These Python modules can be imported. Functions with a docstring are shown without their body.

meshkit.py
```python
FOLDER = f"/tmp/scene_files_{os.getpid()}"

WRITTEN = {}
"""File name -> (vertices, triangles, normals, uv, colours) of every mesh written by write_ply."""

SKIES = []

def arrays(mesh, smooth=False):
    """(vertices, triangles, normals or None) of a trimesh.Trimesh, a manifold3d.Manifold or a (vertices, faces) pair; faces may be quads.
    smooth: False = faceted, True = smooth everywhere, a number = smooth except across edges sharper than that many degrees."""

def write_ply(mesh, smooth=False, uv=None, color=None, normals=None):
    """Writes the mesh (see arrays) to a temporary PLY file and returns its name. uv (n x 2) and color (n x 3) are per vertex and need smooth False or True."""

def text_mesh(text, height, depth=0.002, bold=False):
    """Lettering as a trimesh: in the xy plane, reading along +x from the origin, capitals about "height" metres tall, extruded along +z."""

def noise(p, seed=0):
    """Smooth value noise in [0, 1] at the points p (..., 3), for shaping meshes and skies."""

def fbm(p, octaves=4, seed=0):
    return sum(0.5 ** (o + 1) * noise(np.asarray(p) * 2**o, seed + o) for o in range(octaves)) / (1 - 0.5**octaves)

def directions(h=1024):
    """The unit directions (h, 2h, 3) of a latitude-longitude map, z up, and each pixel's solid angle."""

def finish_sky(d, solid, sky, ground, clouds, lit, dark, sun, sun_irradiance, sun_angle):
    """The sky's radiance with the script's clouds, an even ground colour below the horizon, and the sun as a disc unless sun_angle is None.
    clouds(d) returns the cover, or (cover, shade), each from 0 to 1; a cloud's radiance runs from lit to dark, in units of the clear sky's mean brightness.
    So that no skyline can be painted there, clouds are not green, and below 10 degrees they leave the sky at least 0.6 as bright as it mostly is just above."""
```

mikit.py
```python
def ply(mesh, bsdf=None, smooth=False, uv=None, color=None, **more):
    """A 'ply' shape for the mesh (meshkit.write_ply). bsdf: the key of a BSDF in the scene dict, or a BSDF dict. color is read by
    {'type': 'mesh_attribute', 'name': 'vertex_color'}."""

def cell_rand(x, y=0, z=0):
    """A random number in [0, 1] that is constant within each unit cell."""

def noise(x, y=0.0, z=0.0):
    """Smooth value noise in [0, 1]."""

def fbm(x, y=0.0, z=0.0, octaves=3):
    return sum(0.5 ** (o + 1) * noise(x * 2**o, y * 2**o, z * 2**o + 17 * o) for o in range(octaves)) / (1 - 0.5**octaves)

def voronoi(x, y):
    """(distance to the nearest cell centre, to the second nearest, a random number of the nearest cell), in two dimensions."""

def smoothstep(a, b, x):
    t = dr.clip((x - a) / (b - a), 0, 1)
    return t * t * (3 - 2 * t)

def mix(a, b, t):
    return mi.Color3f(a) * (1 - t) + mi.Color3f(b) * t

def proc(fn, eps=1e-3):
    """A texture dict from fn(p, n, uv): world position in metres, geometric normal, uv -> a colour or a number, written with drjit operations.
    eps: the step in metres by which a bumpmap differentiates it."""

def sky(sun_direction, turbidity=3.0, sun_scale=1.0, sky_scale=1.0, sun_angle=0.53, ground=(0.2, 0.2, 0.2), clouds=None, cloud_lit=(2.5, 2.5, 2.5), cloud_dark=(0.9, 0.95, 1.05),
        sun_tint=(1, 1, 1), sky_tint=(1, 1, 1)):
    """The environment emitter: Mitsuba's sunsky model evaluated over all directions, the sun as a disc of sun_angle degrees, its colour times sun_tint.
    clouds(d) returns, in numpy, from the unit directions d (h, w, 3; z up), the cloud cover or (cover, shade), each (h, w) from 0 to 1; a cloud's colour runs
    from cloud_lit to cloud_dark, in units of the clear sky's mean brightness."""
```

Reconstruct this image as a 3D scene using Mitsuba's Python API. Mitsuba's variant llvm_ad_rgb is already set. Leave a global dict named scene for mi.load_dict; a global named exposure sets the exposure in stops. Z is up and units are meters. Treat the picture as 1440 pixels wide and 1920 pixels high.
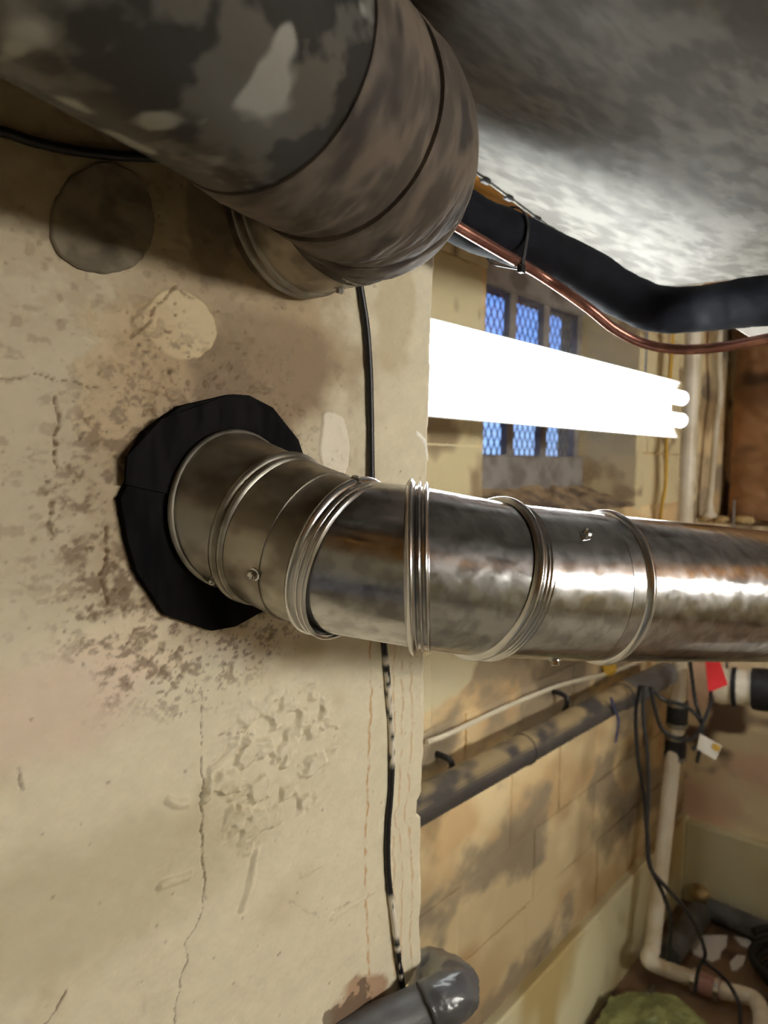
import math, random
import numpy as np, trimesh, drjit as dr, mitsuba as mi
import mikit, meshkit
from mikit import noise, fbm, voronoi, smoothstep, mix
from shapely.geometry import Polygon, Point
from shapely import affinity

random.seed(7); rng = np.random.default_rng(7)
T = mi.ScalarTransform4f
scene, labels = {}, {}

# ------------------------------------------------------------------ camera, sky, exposure
# world: x runs along the long wall away from the camera, y into that wall, z up; the floor is z = 0
FPX, YAW, PITCH, ROLL, HC = 1400.0, math.radians(39.7), math.radians(-4.0), math.radians(0.8), 1.79
CAM = np.array([0.0, 0.0, HC])
Fh = np.array([math.cos(YAW), math.sin(YAW), 0.0]); Rh = np.array([math.sin(YAW), -math.cos(YAW), 0.0]); Zh = np.array([0, 0, 1.0])
FW = Fh * math.cos(PITCH) + Zh * math.sin(PITCH)
U0 = -Fh * math.sin(PITCH) + Zh * math.cos(PITCH)
RT = Rh * math.cos(ROLL) + U0 * math.sin(ROLL)
UP = U0 * math.cos(ROLL) - Rh * math.sin(ROLL)
scene['camera'] = {'type': 'thinlens', 'fov': math.degrees(2 * math.atan(720 / FPX)), 'fov_axis': 'x',
    'to_world': T().look_at(origin=CAM.tolist(), target=(CAM + FW).tolist(), up=UP.tolist()),
    'aperture_radius': 0.0022, 'focus_distance': 0.76, 'near_clip': 0.02, 'far_clip': 60.0}
exposure = 0.44
TUBE_L = [17.5, 18.3, 18.2]       # radiance of the shop light's tubes in view
FILL_L = [39.0, 37.6, 34.0]       # the lens of the unseen light added behind the camera
scene['sky'] = mikit.sky((-0.3, -0.8, 0.5), turbidity=3.0, sun_scale=0.0, sky_scale=3.2, sky_tint=(0.95, 1.25, 2.3))

# ------------------------------------------------------------------ helpers
def V(*a): return np.array(a, float)
def nz(v): return np.asarray(v, float) / np.linalg.norm(v)
def ray(px, py): return FW + (px - 720) / FPX * RT - (py - 960) / FPX * UP
def at_d(px, py, d): return CAM + ray(px, py) * d
def at_y(px, py, Y): r = ray(px, py); return CAM + r * (Y / r[1])
def at_x(px, py, X): r = ray(px, py); return CAM + r * (X / r[0])
def at_z(px, py, Z): r = ray(px, py); return CAM + r * ((Z - HC) / r[2])
def proj(p):
    d = np.atleast_2d(p) - CAM; z = d @ FW
    return np.stack([720 + FPX * (d @ RT) / z, 960 - FPX * (d @ UP) / z], 1)
def az(deg, down=0.0):
    a, e = math.radians(deg), math.radians(down)
    return math.cos(e) * (math.cos(a) * Fh + math.sin(a) * Rh) - math.sin(e) * Zh

def numbered(key):
    if key not in scene and key not in labels: return key
    n = 1
    while f'{key}_{n:03d}' in scene or f'{key}_{n:03d}' in labels: n += 1
    return f'{key}_{n:03d}'
def thing(name, label, cat, group=None):
    k = numbered(name); labels[k] = {'label': label, 'category': cat}
    if group: labels[k]['group'] = group
    return k
def obj(name, mesh, m, parent=None, smooth=35, label=None, kind=None, cat=None, group=None, **more):
    k = numbered(f'{parent}__{name}' if parent else name)
    scene[k] = mikit.ply(mesh, m, smooth=smooth, **more)
    d = {a: b for a, b in (('label', label), ('kind', kind), ('category', cat), ('group', group)) if b}
    if d: labels[k] = d
    return k
def put(name, shape, parent=None, **props):
    k = numbered(f'{parent}__{name}' if parent else name); scene[k] = shape
    if props: labels[k] = props
    return k
def cat(*ms): return trimesh.util.concatenate([m for m in ms])

def loft(rings, cap=False, closed=False):
    """rings (n, s, 3) -> mesh"""
    R = np.asarray(rings); n, s = R.shape[:2]
    v = R.reshape(-1, 3); f = []
    i, j = np.meshgrid(np.arange(n if closed else n - 1), np.arange(s), indexing='ij')
    a = i * s + j; b = i * s + (j + 1) % s; c = ((i + 1) % n) * s + (j + 1) % s; d = ((i + 1) % n) * s + j
    f = np.vstack([np.stack([a, b, c], -1).reshape(-1, 3), np.stack([a, c, d], -1).reshape(-1, 3)])
    if cap:
        k = len(v); v = np.vstack([v, R[0].mean(0), R[-1].mean(0)])
        q = np.arange(s)
        f = np.vstack([f, np.stack([(q + 1) % s, q, q * 0 + k], 1), np.stack([(n - 1) * s + q, (n - 1) * s + (q + 1) % s, q * 0 + k + 1], 1)])
    m = trimesh.Trimesh(v, f, process=False)
    return m
def basis(n, ref=Zh):
    n = nz(n)
    if abs(n @ ref) > 0.97: ref = V(1, 0, 0)
    u = nz(np.cross(ref, n)); return u, np.cross(n, u)
def circle(c, n, r, s, ref=Zh):
    u, v = basis(n, ref); a = np.arange(s) * 2 * np.pi / s
    return np.asarray(c) + r * (np.cos(a)[:, None] * u + np.sin(a)[:, None] * v)
def spline(pts, k=8):
    p = np.asarray(pts, float); q = np.vstack([2 * p[0] - p[1], p, 2 * p[-1] - p[-2]]); out = []
    for i in range(1, len(q) - 2):
        a, b, c, d = q[i - 1:i + 3]
        for t in np.arange(k) / k:
            out.append(.5 * (2 * b + (c - a) * t + (2 * a - 5 * b + 4 * c - d) * t * t + (3 * b - a - 3 * c + d) * t ** 3))
    return np.array(out + [p[-1]])
def tube(pts, r, s=16, cap=True, bump=None):
    """round tube along the points (parallel-transported frames); r a number or one per point"""
    p = np.asarray(pts, float); t = np.gradient(p, axis=0); t /= np.linalg.norm(t, axis=1, keepdims=True)
    r = np.broadcast_to(r, (len(p),)); u, _ = basis(t[0]); a = np.arange(s) * 2 * np.pi / s; rings = []
    for i in range(len(p)):
        u = nz(u - t[i] * (u @ t[i])); w = np.cross(t[i], u)
        ring = np.cos(a)[:, None] * u + np.sin(a)[:, None] * w
        rings.append(p[i] + r[i] * ring)
    m = loft(rings, cap)
    if bump: m.vertices = m.vertices + m.vertex_normals * bump(m.vertices)[:, None]
    return m
def line(a, b, n=2): return np.linspace(a, b, n)
def lathe(profile, c, n, s=40, cap=False):
    """profile: (distance along n, radius) pairs, about the axis through c"""
    n = nz(n); return loft([circle(np.asarray(c) + n * h, n, r, s) for h, r in profile], cap)
def box(x0, x1, y0, y1, z0, z1, b=0.0):
    m = trimesh.creation.box((x1 - x0, y1 - y0, z1 - z0))
    if b:
        e = np.array([x1 - x0, y1 - y0, z1 - z0]) / 2; pts = []
        for sx in np.ndindex(2, 2, 2):
            sg = np.array(sx) * 2 - 1
            for k in range(3):
                q = sg * (e - b); q[k] = sg[k] * e[k]; pts.append(q)
        m = trimesh.convex.convex_hull(np.array(pts))
    m.apply_translation(((x0 + x1) / 2, (y0 + y1) / 2, (z0 + z1) / 2)); return m
def plate(poly, origin, u, v, depth):
    """a flat outline (2-d) raised along u x v"""
    m = trimesh.creation.extrude_polygon(poly, depth, engine='earcut'); q = m.vertices
    w = np.cross(u, v); m.vertices = np.asarray(origin) + q[:, :1] * u + q[:, 1:2] * v + q[:, 2:] * w
    return m
def grid(us, vs, fn):
    """mesh over a parameter grid; fn(U, V) -> (..., 3)"""
    U, W = np.meshgrid(us, vs, indexing='ij'); P = fn(U, W); a, b = U.shape
    i, j = np.meshgrid(np.arange(a - 1), np.arange(b - 1), indexing='ij'); k = i * b + j
    f = np.vstack([np.stack([k, k + b, k + b + 1], -1).reshape(-1, 3), np.stack([k, k + b + 1, k + 1], -1).reshape(-1, 3)])
    return trimesh.Trimesh(P.reshape(-1, 3), f, process=False)
def blob(c, radii, amp=.2, freq=9, sub=3, seed=0):
    m = trimesh.creation.icosphere(subdivisions=sub, radius=1.0); d = m.vertices
    m.vertices = d * (1 + amp * (meshkit.fbm(d * freq / 4 + 11, 3, seed) - .5) * 2)[:, None] * np.asarray(radii) + np.asarray(c); return m
def n2(x, z, f, seed=0, o=4): return meshkit.fbm(np.stack([x * f, x * 0 + 3.7 + seed, z * f], -1) + 50, o, seed)
def sst(a, b, x): t = np.clip((x - a) / (b - a), 0, 1); return t * t * (3 - 2 * t)
def surf_at(mesh, px, py):
    """the vertex of a mesh that faces the camera nearest to the pixel, and its normal"""
    v, n = mesh.vertices, mesh.vertex_normals; ok = ((CAM - v) * n).sum(1) > -0.1 * np.linalg.norm(CAM - v, axis=1)
    d = np.linalg.norm(proj(v) - [px, py], axis=1) + 1e6 * ~ok; i = d.argmin(); return v[i], n[i]

# ------------------------------------------------------------------ materials
def rgb(*c):
    """an sRGB colour (0-255) as a linear one"""
    c = np.array(c, float) / 255; return np.where(c < .04045, c / 12.92, ((c + .055) / 1.055) ** 2.4).tolist()
def C(*c): return {'type': 'rgb', 'value': rgb(*c)}
def mat(name, col, rough=.6, metal=0.0, spec=.4, bump=None, bscale=1.0, **more):
    b = {'type': 'principled', 'base_color': col, 'roughness': rough, 'metallic': metal, 'specular': spec, **more}
    if bump is not None: b = {'type': 'bumpmap', 'tex': bump, 'scale': bscale, 'bsdf': b}
    scene[name] = {'type': 'twosided', 'bsdf': b}
P = mikit.proc
def two(c1, c2, f, o=4, lo=.35, hi=.65, sx=1, sz=1):
    a, b = rgb(*c1), rgb(*c2)
    return P(lambda p, n, uv: mix(a, b, smoothstep(lo, hi, fbm(p.x * f * sx, p.y * f, p.z * f * sz, octaves=o))))

mat('m_paint', C(214, 206, 184), .55)
mat('m_white', C(236, 236, 232), .35)
mat('m_pvc', two((222, 214, 196), (200, 188, 164), 9), .38)
mat('m_black', C(26, 26, 30), .45)
mat('m_rubber', C(22, 22, 24), .62)
mat('m_foam', two((18, 20, 28), (13, 15, 22), 30), .8, 0, .15)
mat('m_tie', C(18, 18, 20), .4)
mat('m_copper', two((170, 122, 106), (136, 92, 82), 40), .3, .85)
mat('m_steel', C(150, 150, 148), .3, 1.0)
mat('m_screw', C(205, 205, 205), .18, 1.0)
mat('m_red', C(214, 26, 34), .45)
mat('m_tag', C(226, 224, 214), .5)
mat('m_yellow', C(206, 166, 62), .6)
mat('m_blue', C(46, 52, 84), .5)
mat('m_darkiron', P(lambda p, n, uv: mix(mix(rgb(52, 50, 52), rgb(74, 70, 66), fbm(p.x * 14, p.y * 14, p.z * 14)), rgb(142, 124, 92),
    smoothstep(.15, .75, n.z) * smoothstep(.3, .62, fbm(p.x * 11, p.y * 11, p.z * 30)))), .6)
mat('m_greypipe', two((92, 94, 96), (70, 70, 72), 12), .5)
mat('m_pinkrubber', C(150, 112, 104), .6)
mat('m_bag', two((136, 142, 92), (100, 108, 66), 20), .32, 0, .6)
mat('m_stone', two((196, 170, 120), (150, 124, 84), 40), .85)
mat('m_wood', P(lambda p, n, uv: mix(rgb(206, 152, 74), rgb(150, 98, 44), smoothstep(.3, .7, fbm(p.x * 3, p.y * 40, p.z * 60)))), .6)
mat('m_collar', two((15, 15, 17), (27, 26, 27), 60, sz=.2), .95, 0, .05, bump=P(lambda p, n, uv: fbm(p.x * 500, p.y * 500, p.z * 60), eps=5e-4), bscale=.0006)
mat('m_brown', P(lambda p, n, uv: mix(mix(rgb(176, 134, 98), rgb(134, 98, 70), smoothstep(.3, .7, fbm(p.x * 5, p.y * 5, p.z * 9))), rgb(70, 50, 40), smoothstep(.56, .74, fbm(p.x * 3 + 4, p.y * 3, p.z * 7)))), .6)
mat('m_endwall', P(lambda p, n, uv: mix(mix(rgb(222, 206, 172), rgb(216, 186, 160), smoothstep(.45, .6, fbm(p.x * 2, p.y * 3.3, p.z * 3.3))), rgb(92, 72, 56),
    smoothstep(.58, .68, fbm(p.x * 2 + 9, p.y * 5, p.z * 5)))), .8, bump=P(lambda p, n, uv: fbm(p.x * 20, p.y * 20, p.z * 20), eps=3e-3), bscale=.008)
mat('m_plinth', P(lambda p, n, uv: mix(rgb(206, 200, 166), rgb(172, 154, 106), smoothstep(.42, .68, fbm(p.x * 5, p.y * 5, p.z * 2.2)))), .5)
mat('m_floor', P(lambda p, n, uv: mix(mix(rgb(126, 102, 78), rgb(88, 70, 54), smoothstep(.35, .65, fbm(p.x * 6, p.y * 6))), mix(rgb(168, 162, 144), rgb(134, 126, 108), smoothstep(.35, .65, fbm(p.x * 4, p.y * 4))), smoothstep(1.75, 1.6, p.x + .12 * fbm(p.x * 9, p.y * 9)))), .8)
mat('m_ceiling', two((120, 92, 62), (90, 66, 44), 4), .8)
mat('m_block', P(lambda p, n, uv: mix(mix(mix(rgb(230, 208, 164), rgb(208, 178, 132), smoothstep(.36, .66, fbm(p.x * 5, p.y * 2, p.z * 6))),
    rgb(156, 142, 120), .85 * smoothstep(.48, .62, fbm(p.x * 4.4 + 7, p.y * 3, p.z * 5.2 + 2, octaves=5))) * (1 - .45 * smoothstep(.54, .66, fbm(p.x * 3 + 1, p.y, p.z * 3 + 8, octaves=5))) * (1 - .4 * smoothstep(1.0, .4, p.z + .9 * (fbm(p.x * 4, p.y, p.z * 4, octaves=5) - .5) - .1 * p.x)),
    rgb(218, 208, 174), smoothstep(.0, .05, fbm(p.x * 9, p.y, p.z * 9) * .22 + smoothstep(HC - .62, HC - .5, p.z) * .2 - .17 - (p.x - 1.32) * .8))), .8,
    bump=P(lambda p, n, uv: fbm(p.x * 30, p.y * 30, p.z * 30), eps=2e-3), bscale=.006)

mat('m_farplaster', P(lambda p, n, uv: mix(rgb(208, 196, 158), rgb(150, 132, 104), smoothstep(.55, .68, fbm(p.x * 8, p.y * 8, p.z * 8)))), .75,
    bump=P(lambda p, n, uv: fbm(p.x * 30, p.y * 30, p.z * 30), eps=2e-3), bscale=.004)
mat('m_sill', two((168, 148, 118), (112, 98, 84), 14), .9, bump=P(lambda p, n, uv: fbm(p.x * 40, p.y * 40, p.z * 40), eps=2e-3), bscale=.01)
mat('m_winframe', two((150, 146, 142), (118, 112, 108), 12), .65)
mat('m_mesh', C(70, 72, 80), .5, .6)
# galvanised sheet: bright on the new pipe, dulled on the first gores, dark on the duct
def spangle(s, k): return P(lambda p, n, uv: fbm(p.x * s, p.y * s, p.z * s, octaves=3) * k, eps=8e-4)
mat('m_galv', P(lambda p, n, uv: mix(rgb(200, 201, 205), rgb(172, 172, 176), smoothstep(.35, .7, fbm(p.x * 120, p.y * 70, p.z * 70)))),
    P(lambda p, n, uv: .15 + .10 * smoothstep(.3, .7, fbm(p.x * 80, p.y * 80, p.z * 80))), 1.0, bump=spangle(200, 1.0), bscale=.00007)
mat('m_bead', C(214, 214, 216), .2, 1.0)
mat('m_dull', P(lambda p, n, uv: mix(rgb(178, 174, 164), rgb(132, 126, 116), smoothstep(.3, .7, fbm(p.x * 38, p.y * 38, p.z * 38)))),
    P(lambda p, n, uv: .34 + .16 * fbm(p.x * 45, p.y * 45, p.z * 45)), 1.0, bump=spangle(150, 1.0), bscale=.00012)
mat('m_duct', P(lambda p, n, uv: mix(rgb(122, 119, 113), rgb(92, 89, 84), smoothstep(.3, .68, fbm(p.x * 22, p.y * 60, p.z * 22)))),
    P(lambda p, n, uv: .58 + .16 * fbm(p.x * 30, p.y * 60, p.z * 30)), .1, .25, bump=P(lambda p, n, uv: fbm(p.x * 55, p.y * 110, p.z * 55), eps=1e-3), bscale=.0009)
def patina(p, n, uv):
    v = fbm(p.x * 30, p.y * 30, p.z * 30, octaves=4)
    return mix(mix(rgb(44, 43, 42), rgb(82, 80, 75), smoothstep(.44, .56, v)), rgb(140, 140, 134), smoothstep(.60, .70, fbm(p.x * 24 + 5, p.y * 24, p.z * 24)))
mat('m_oldpipe', P(patina), .45, .35)
def wrapcol(p, n, uv):
    v = fbm(p.x * 60, p.y * 22, p.z * 22, octaves=4)
    return mix(mix(rgb(66, 58, 52), rgb(92, 82, 72), smoothstep(.35, .65, v)), rgb(48, 43, 40), smoothstep(.55, .75, fbm(p.x * 35 + 3, p.y * 18, p.z * 18)))
mat('m_wrap', P(wrapcol), .7, bump=P(lambda p, n, uv: fbm(p.x * 240, p.y * 90, p.z * 90), eps=6e-4), bscale=.0016)
mat('m_sleeve', two((84, 80, 78), (54, 51, 50), 40), .5, .5)
mat('m_tape', two((74, 76, 80), (58, 58, 62), 20), .3, .1, .8, bump=P(lambda p, n, uv: fbm(p.x * 60, p.y * 60, p.z * 60), eps=1e-3), bscale=.003)
mat('m_cement', P(lambda p, n, uv: mix(rgb(124, 114, 96), rgb(92, 84, 70), smoothstep(.3, .7, fbm(p.x * 60, p.y * 60, p.z * 60)))), .95,
    bump=P(lambda p, n, uv: fbm(p.x * 400, p.y * 400, p.z * 400), eps=5e-4), bscale=.0012)
mat('m_rubble', two((104, 96, 86), (60, 54, 48), 30), .95)
vcol = {'type': 'mesh_attribute', 'name': 'vertex_color'}
fine = P(lambda p, n, uv: fbm(p.x * 300, p.y * 300, p.z * 300), eps=6e-4)
mat('m_wall', vcol, .62, bump=fine, bscale=.0007)
mat('m_vcol', vcol, .4)
scene['m_glass'] = {'type': 'thindielectric', 'int_ior': 1.5}

# ------------------------------------------------------------------ the setting
D1, D2, DP, XE = 0.60, 0.95, 0.925, 3.12        # chimney breast, far wall, plinth face, end wall
WX0, WX1 = at_y(912, 700, D2)[0], 2.46         # window opening in the far wall
WZ0, WZ1, D3 = HC - 0.085, HC + .60, 1.17
FLOORZ, CEILZ = 0.0, 2.46
RX, RY = -2.6, -2.6                            # the walls behind the camera and to its right

obj('floor', grid(np.linspace(RX, 3.5, 60), np.linspace(RY, 1.4, 60), lambda U, W: np.stack([U, W, .006 * n2(U, W, 5, 1)], -1)), 'm_floor', kind='structure')
obj('ceiling', box(RX, 3.6, RY, 1.4, CEILZ, CEILZ + .05), 'm_ceiling', kind='structure')
for i in range(11):
    x = RX + .3 + i * .5
    obj('joist', box(x - .02, x + .02, RY, 1.0, CEILZ - .14, CEILZ, .003), 'm_wood', 'ceiling', smooth=False)
obj('wall_right', box(RX, 3.6, RY - .1, RY, 0, CEILZ), 'm_plinth', kind='structure')
obj('wall_back', box(RX - .1, RX, RY, 1.4, 0, CEILZ), 'm_plinth', kind='structure')

# --- far wall: rubble core, plaster strip beside the breast, stone blocks below and right of the window
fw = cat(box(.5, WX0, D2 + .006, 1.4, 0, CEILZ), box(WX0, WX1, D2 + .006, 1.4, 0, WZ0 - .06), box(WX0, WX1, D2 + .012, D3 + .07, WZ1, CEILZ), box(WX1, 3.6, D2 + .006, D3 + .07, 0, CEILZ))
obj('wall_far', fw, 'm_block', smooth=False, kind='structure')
def block(x0, x1, z0, z1, k):
    nu, nv = 9, 6
    def fn(U, W):
        x, z = x0 + (x1 - x0) * U, z0 + (z1 - z0) * W
        e = np.minimum(np.minimum(x - x0, x1 - x), np.minimum(z - z0, z1 - z))
        y = D2 + .004 - .006 * sst(0, .03, e) - .012 * (n2(x, z, 9, 3) - .5) - .0015 * (k % 3)
        y = np.where((U <= 0) | (U >= 1) | (W <= 0) | (W >= 1), D2 + .008, y)
        return np.stack([x, y, z], -1)
    t = np.r_[0, .004, np.linspace(.06, .94, nu), .996, 1]; s = np.r_[0, .008, np.linspace(.09, .91, nv), .992, 1]
    return grid(t, s, fn)
z, row = .36, 0
while z < WZ1 + .1:
    h = rng.uniform(.17, .23); h = min(h, 2.44 - z); x = .86 - rng.uniform(0, .2)
    if WZ0 - .12 - .09 < z + h < WZ0 + .06: h = WZ0 - .065 - z
    if h < .05: z += max(h, 0) + .012; continue
    while x < XE:
        w = min(rng.uniform(.26, .5), XE - x)
        x0, x1 = x, x + w; x += w + .004
        for a, b in ([(x0, x1)] if z + h < WZ0 - .02 else [(x0, min(x1, WX0 - .002)), (max(x0, WX1 + .002), x1)]):
            if b - a < .05: continue
            upper = z + h > WZ0 - .02
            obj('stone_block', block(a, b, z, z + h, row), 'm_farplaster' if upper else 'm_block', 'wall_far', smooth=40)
            row += 1
    z += h + .004
# painted plinth at the foot of the far wall and of the end wall
obj('baseboard_far', cat(box(.7, XE, DP, D2 + .05, 0, .345, .006)), 'm_plinth', smooth=20, kind='structure')
obj('baseboard_end', cat(box(XE - .05, XE + .05, RY, DP, 0, .335, .006)), 'm_plinth', smooth=20, kind='structure')
# end wall: low thick wall with a ledge, brown faced insulation set back above it
LZ = at_x(1390, 985, XE)[2]
obj('wall_end', cat(grid(np.linspace(RY, D2 + .02, 110), np.linspace(.3, LZ, 60), lambda U, W: np.stack([XE - .015 * n2(U, W, 6, 4), U, W], -1)),
    box(XE - .008, XE + .5, RY, D2 + .3, LZ - .03, LZ), box(XE + .4, XE + .45, RY, D2 + .3, LZ, CEILZ)), 'm_endwall', kind='structure')
ins_y = np.linspace(-1.9, .92, 6)
for i in range(5):
    y0, y1 = ins_y[i], ins_y[i + 1]
    def fn(U, W, y0=y0, y1=y1, i=i):
        e = np.sin(np.pi * np.clip((U - y0) / (y1 - y0), 0, 1)) ** .5
        return np.stack([XE + .38 - .13 * e - .05 * n2(U, W * .7, 9, 5 + i) - .03 * np.abs(n2(U * .4, W, 18, 8, 3) - .5) * 2, U, W], -1)
    obj('insulation_batt', grid(np.linspace(y0 + .002, y1 - .002, 40), np.linspace(LZ + .004, CEILZ - .01, 70), fn), 'm_brown',
        label='brown paper-faced insulation batt above the end wall ledge, at right edge of photo' if i == 4 else 'brown insulation batt out of view, the %s one right of the batt in the photo' % ('fourth', 'third', 'second', 'next')[i], cat='insulation', group='insulation batts on the end wall')
for k, (px, py, r) in enumerate(((1352, 981, .026), (1394, 978, .03), (1318, 990, .02))):
    c = at_x(px, py, XE + .06); c[2] = LZ + r * .55
    obj('stone', blob(c, (r * .9, r * 1.3, r * .62), .25, 9, 2, k), 'm_stone', label=('flat pale stone on the dark ledge below the brown insulation', 'rounder pale stone on the dark ledge, right of the flat one', 'smallest pale stone on the ledge beside the white pipe')[k], cat='stone')

# --- the chimney breast: one displaced surface round the corner, coloured where it is stained, bare or tinted
def wpx(px, py): q = at_y(px, py, D1); return q[0], q[2]
ex = np.array([wpx(*q) for q in ((820, 470), (815, 620), (808, 800), (804, 960), (801, 1200), (796, 1480), (794, 1700), (792, 1900))])
ez, ex = ex[::-1, 1], ex[::-1, 0]
CX = float(np.median(ex))
xs = np.r_[np.linspace(-1.3, .16, 14)[:-1], np.arange(.16, CX - .012, .00135)]
zs = np.r_[np.linspace(0, HC - .78, 12)[:-1], np.arange(HC - .78, HC + .56, .0015), np.linspace(HC + .56, CEILZ, 6)[1:]]
ca = np.linspace(0, np.pi / 2, 9); cr = .011
bx = np.r_[xs, CX - cr + cr * np.sin(ca), np.full(24, CX)]; by = np.r_[xs * 0 + D1, D1 + cr - cr * np.cos(ca), np.linspace(D1 + cr + .012, D2 + .02, 24)]
nx = np.r_[xs * 0, np.sin(ca), np.ones(24)]; ny = np.r_[xs * 0 - 1, -np.cos(ca), np.zeros(24)]
X, Z = np.meshgrid(bx, zs, indexing='ij'); Y = np.repeat(by[:, None], len(zs), 1)
S = np.r_[xs, CX - cr + cr * ca, CX + .01 + np.linspace(0, .33, 24)][:, None] + Z * 0     # unrolled distance along the wall
def seg(polyl, wob=0.0):
    """distance (m) to a polyline given in wall pixels"""
    q = np.array([wpx(*p) for p in polyl]); d = np.full(S.shape, 9.0)
    sx = S + wob * (NW - .5); sz = Z + wob * (NV - .5)
    for a, b in zip(q[:-1], q[1:]):
        lo, hi = np.minimum(a, b) - .03, np.maximum(a, b) + .03
        m = (sx > lo[0]) & (sx < hi[0]) & (sz > lo[1]) & (sz < hi[1])
        if not m.any(): continue
        px, pz = sx[m] - a[0], sz[m] - a[1]; e = b - a
        t = np.clip((px * e[0] + pz * e[1]) / (e @ e), 0, 1)
        d[m] = np.minimum(d[m], np.hypot(px - t * e[0], pz - t * e[1]))
    return d
def spot(px, py, rx, ry, wob=.35, nf=None):
    """1 inside, falling to 0 at an uneven outline (radii in pixels, measured on the wall)"""
    c = wpx(px, py); e = np.linalg.norm(at_y(px, py, D1) - CAM) / FPX
    d = np.hypot((S - c[0]) / (rx * e * 1.25), (Z - c[1]) / (ry * e)); return d + wob * ((NL if nf is None else nf) - .5) * 2
NW, NV = n2(S, Z, 60, 1, 3), n2(S, Z, 60, 2, 3)
NL, NM, NH = n2(S, Z, 22, 3, 5), n2(S, Z, 75, 4, 4), n2(S, Z, 260, 5, 3)
NB = n2(S, Z, 7, 6, 4)
col = np.array(rgb(208, 199, 174))[None, None] * (1 + .14 * (NB - .5) + .16 * (NM - .5) + .10 * (NH - .5))[..., None]
disp = .0070 * (NB - .5) + .0040 * (NL - .5) + .0016 * (NM - .5) + .0007 * (NH - .5)
def paint(c, w):
    global col
    w = np.clip(w, 0, 1)[..., None]; col = col * (1 - w) + np.array(rgb(*c)) * w
# browner, darker tint above an uneven line below the thimble
paint((140, 120, 90), .50 * sst(wpx(300, 1260)[1], wpx(300, 1010)[1], Z + .09 * (NB - .5) + .05 * (NL - .5)) * sst(CX - .02, CX - .30, S + .2 * (NL - .5)))
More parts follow.
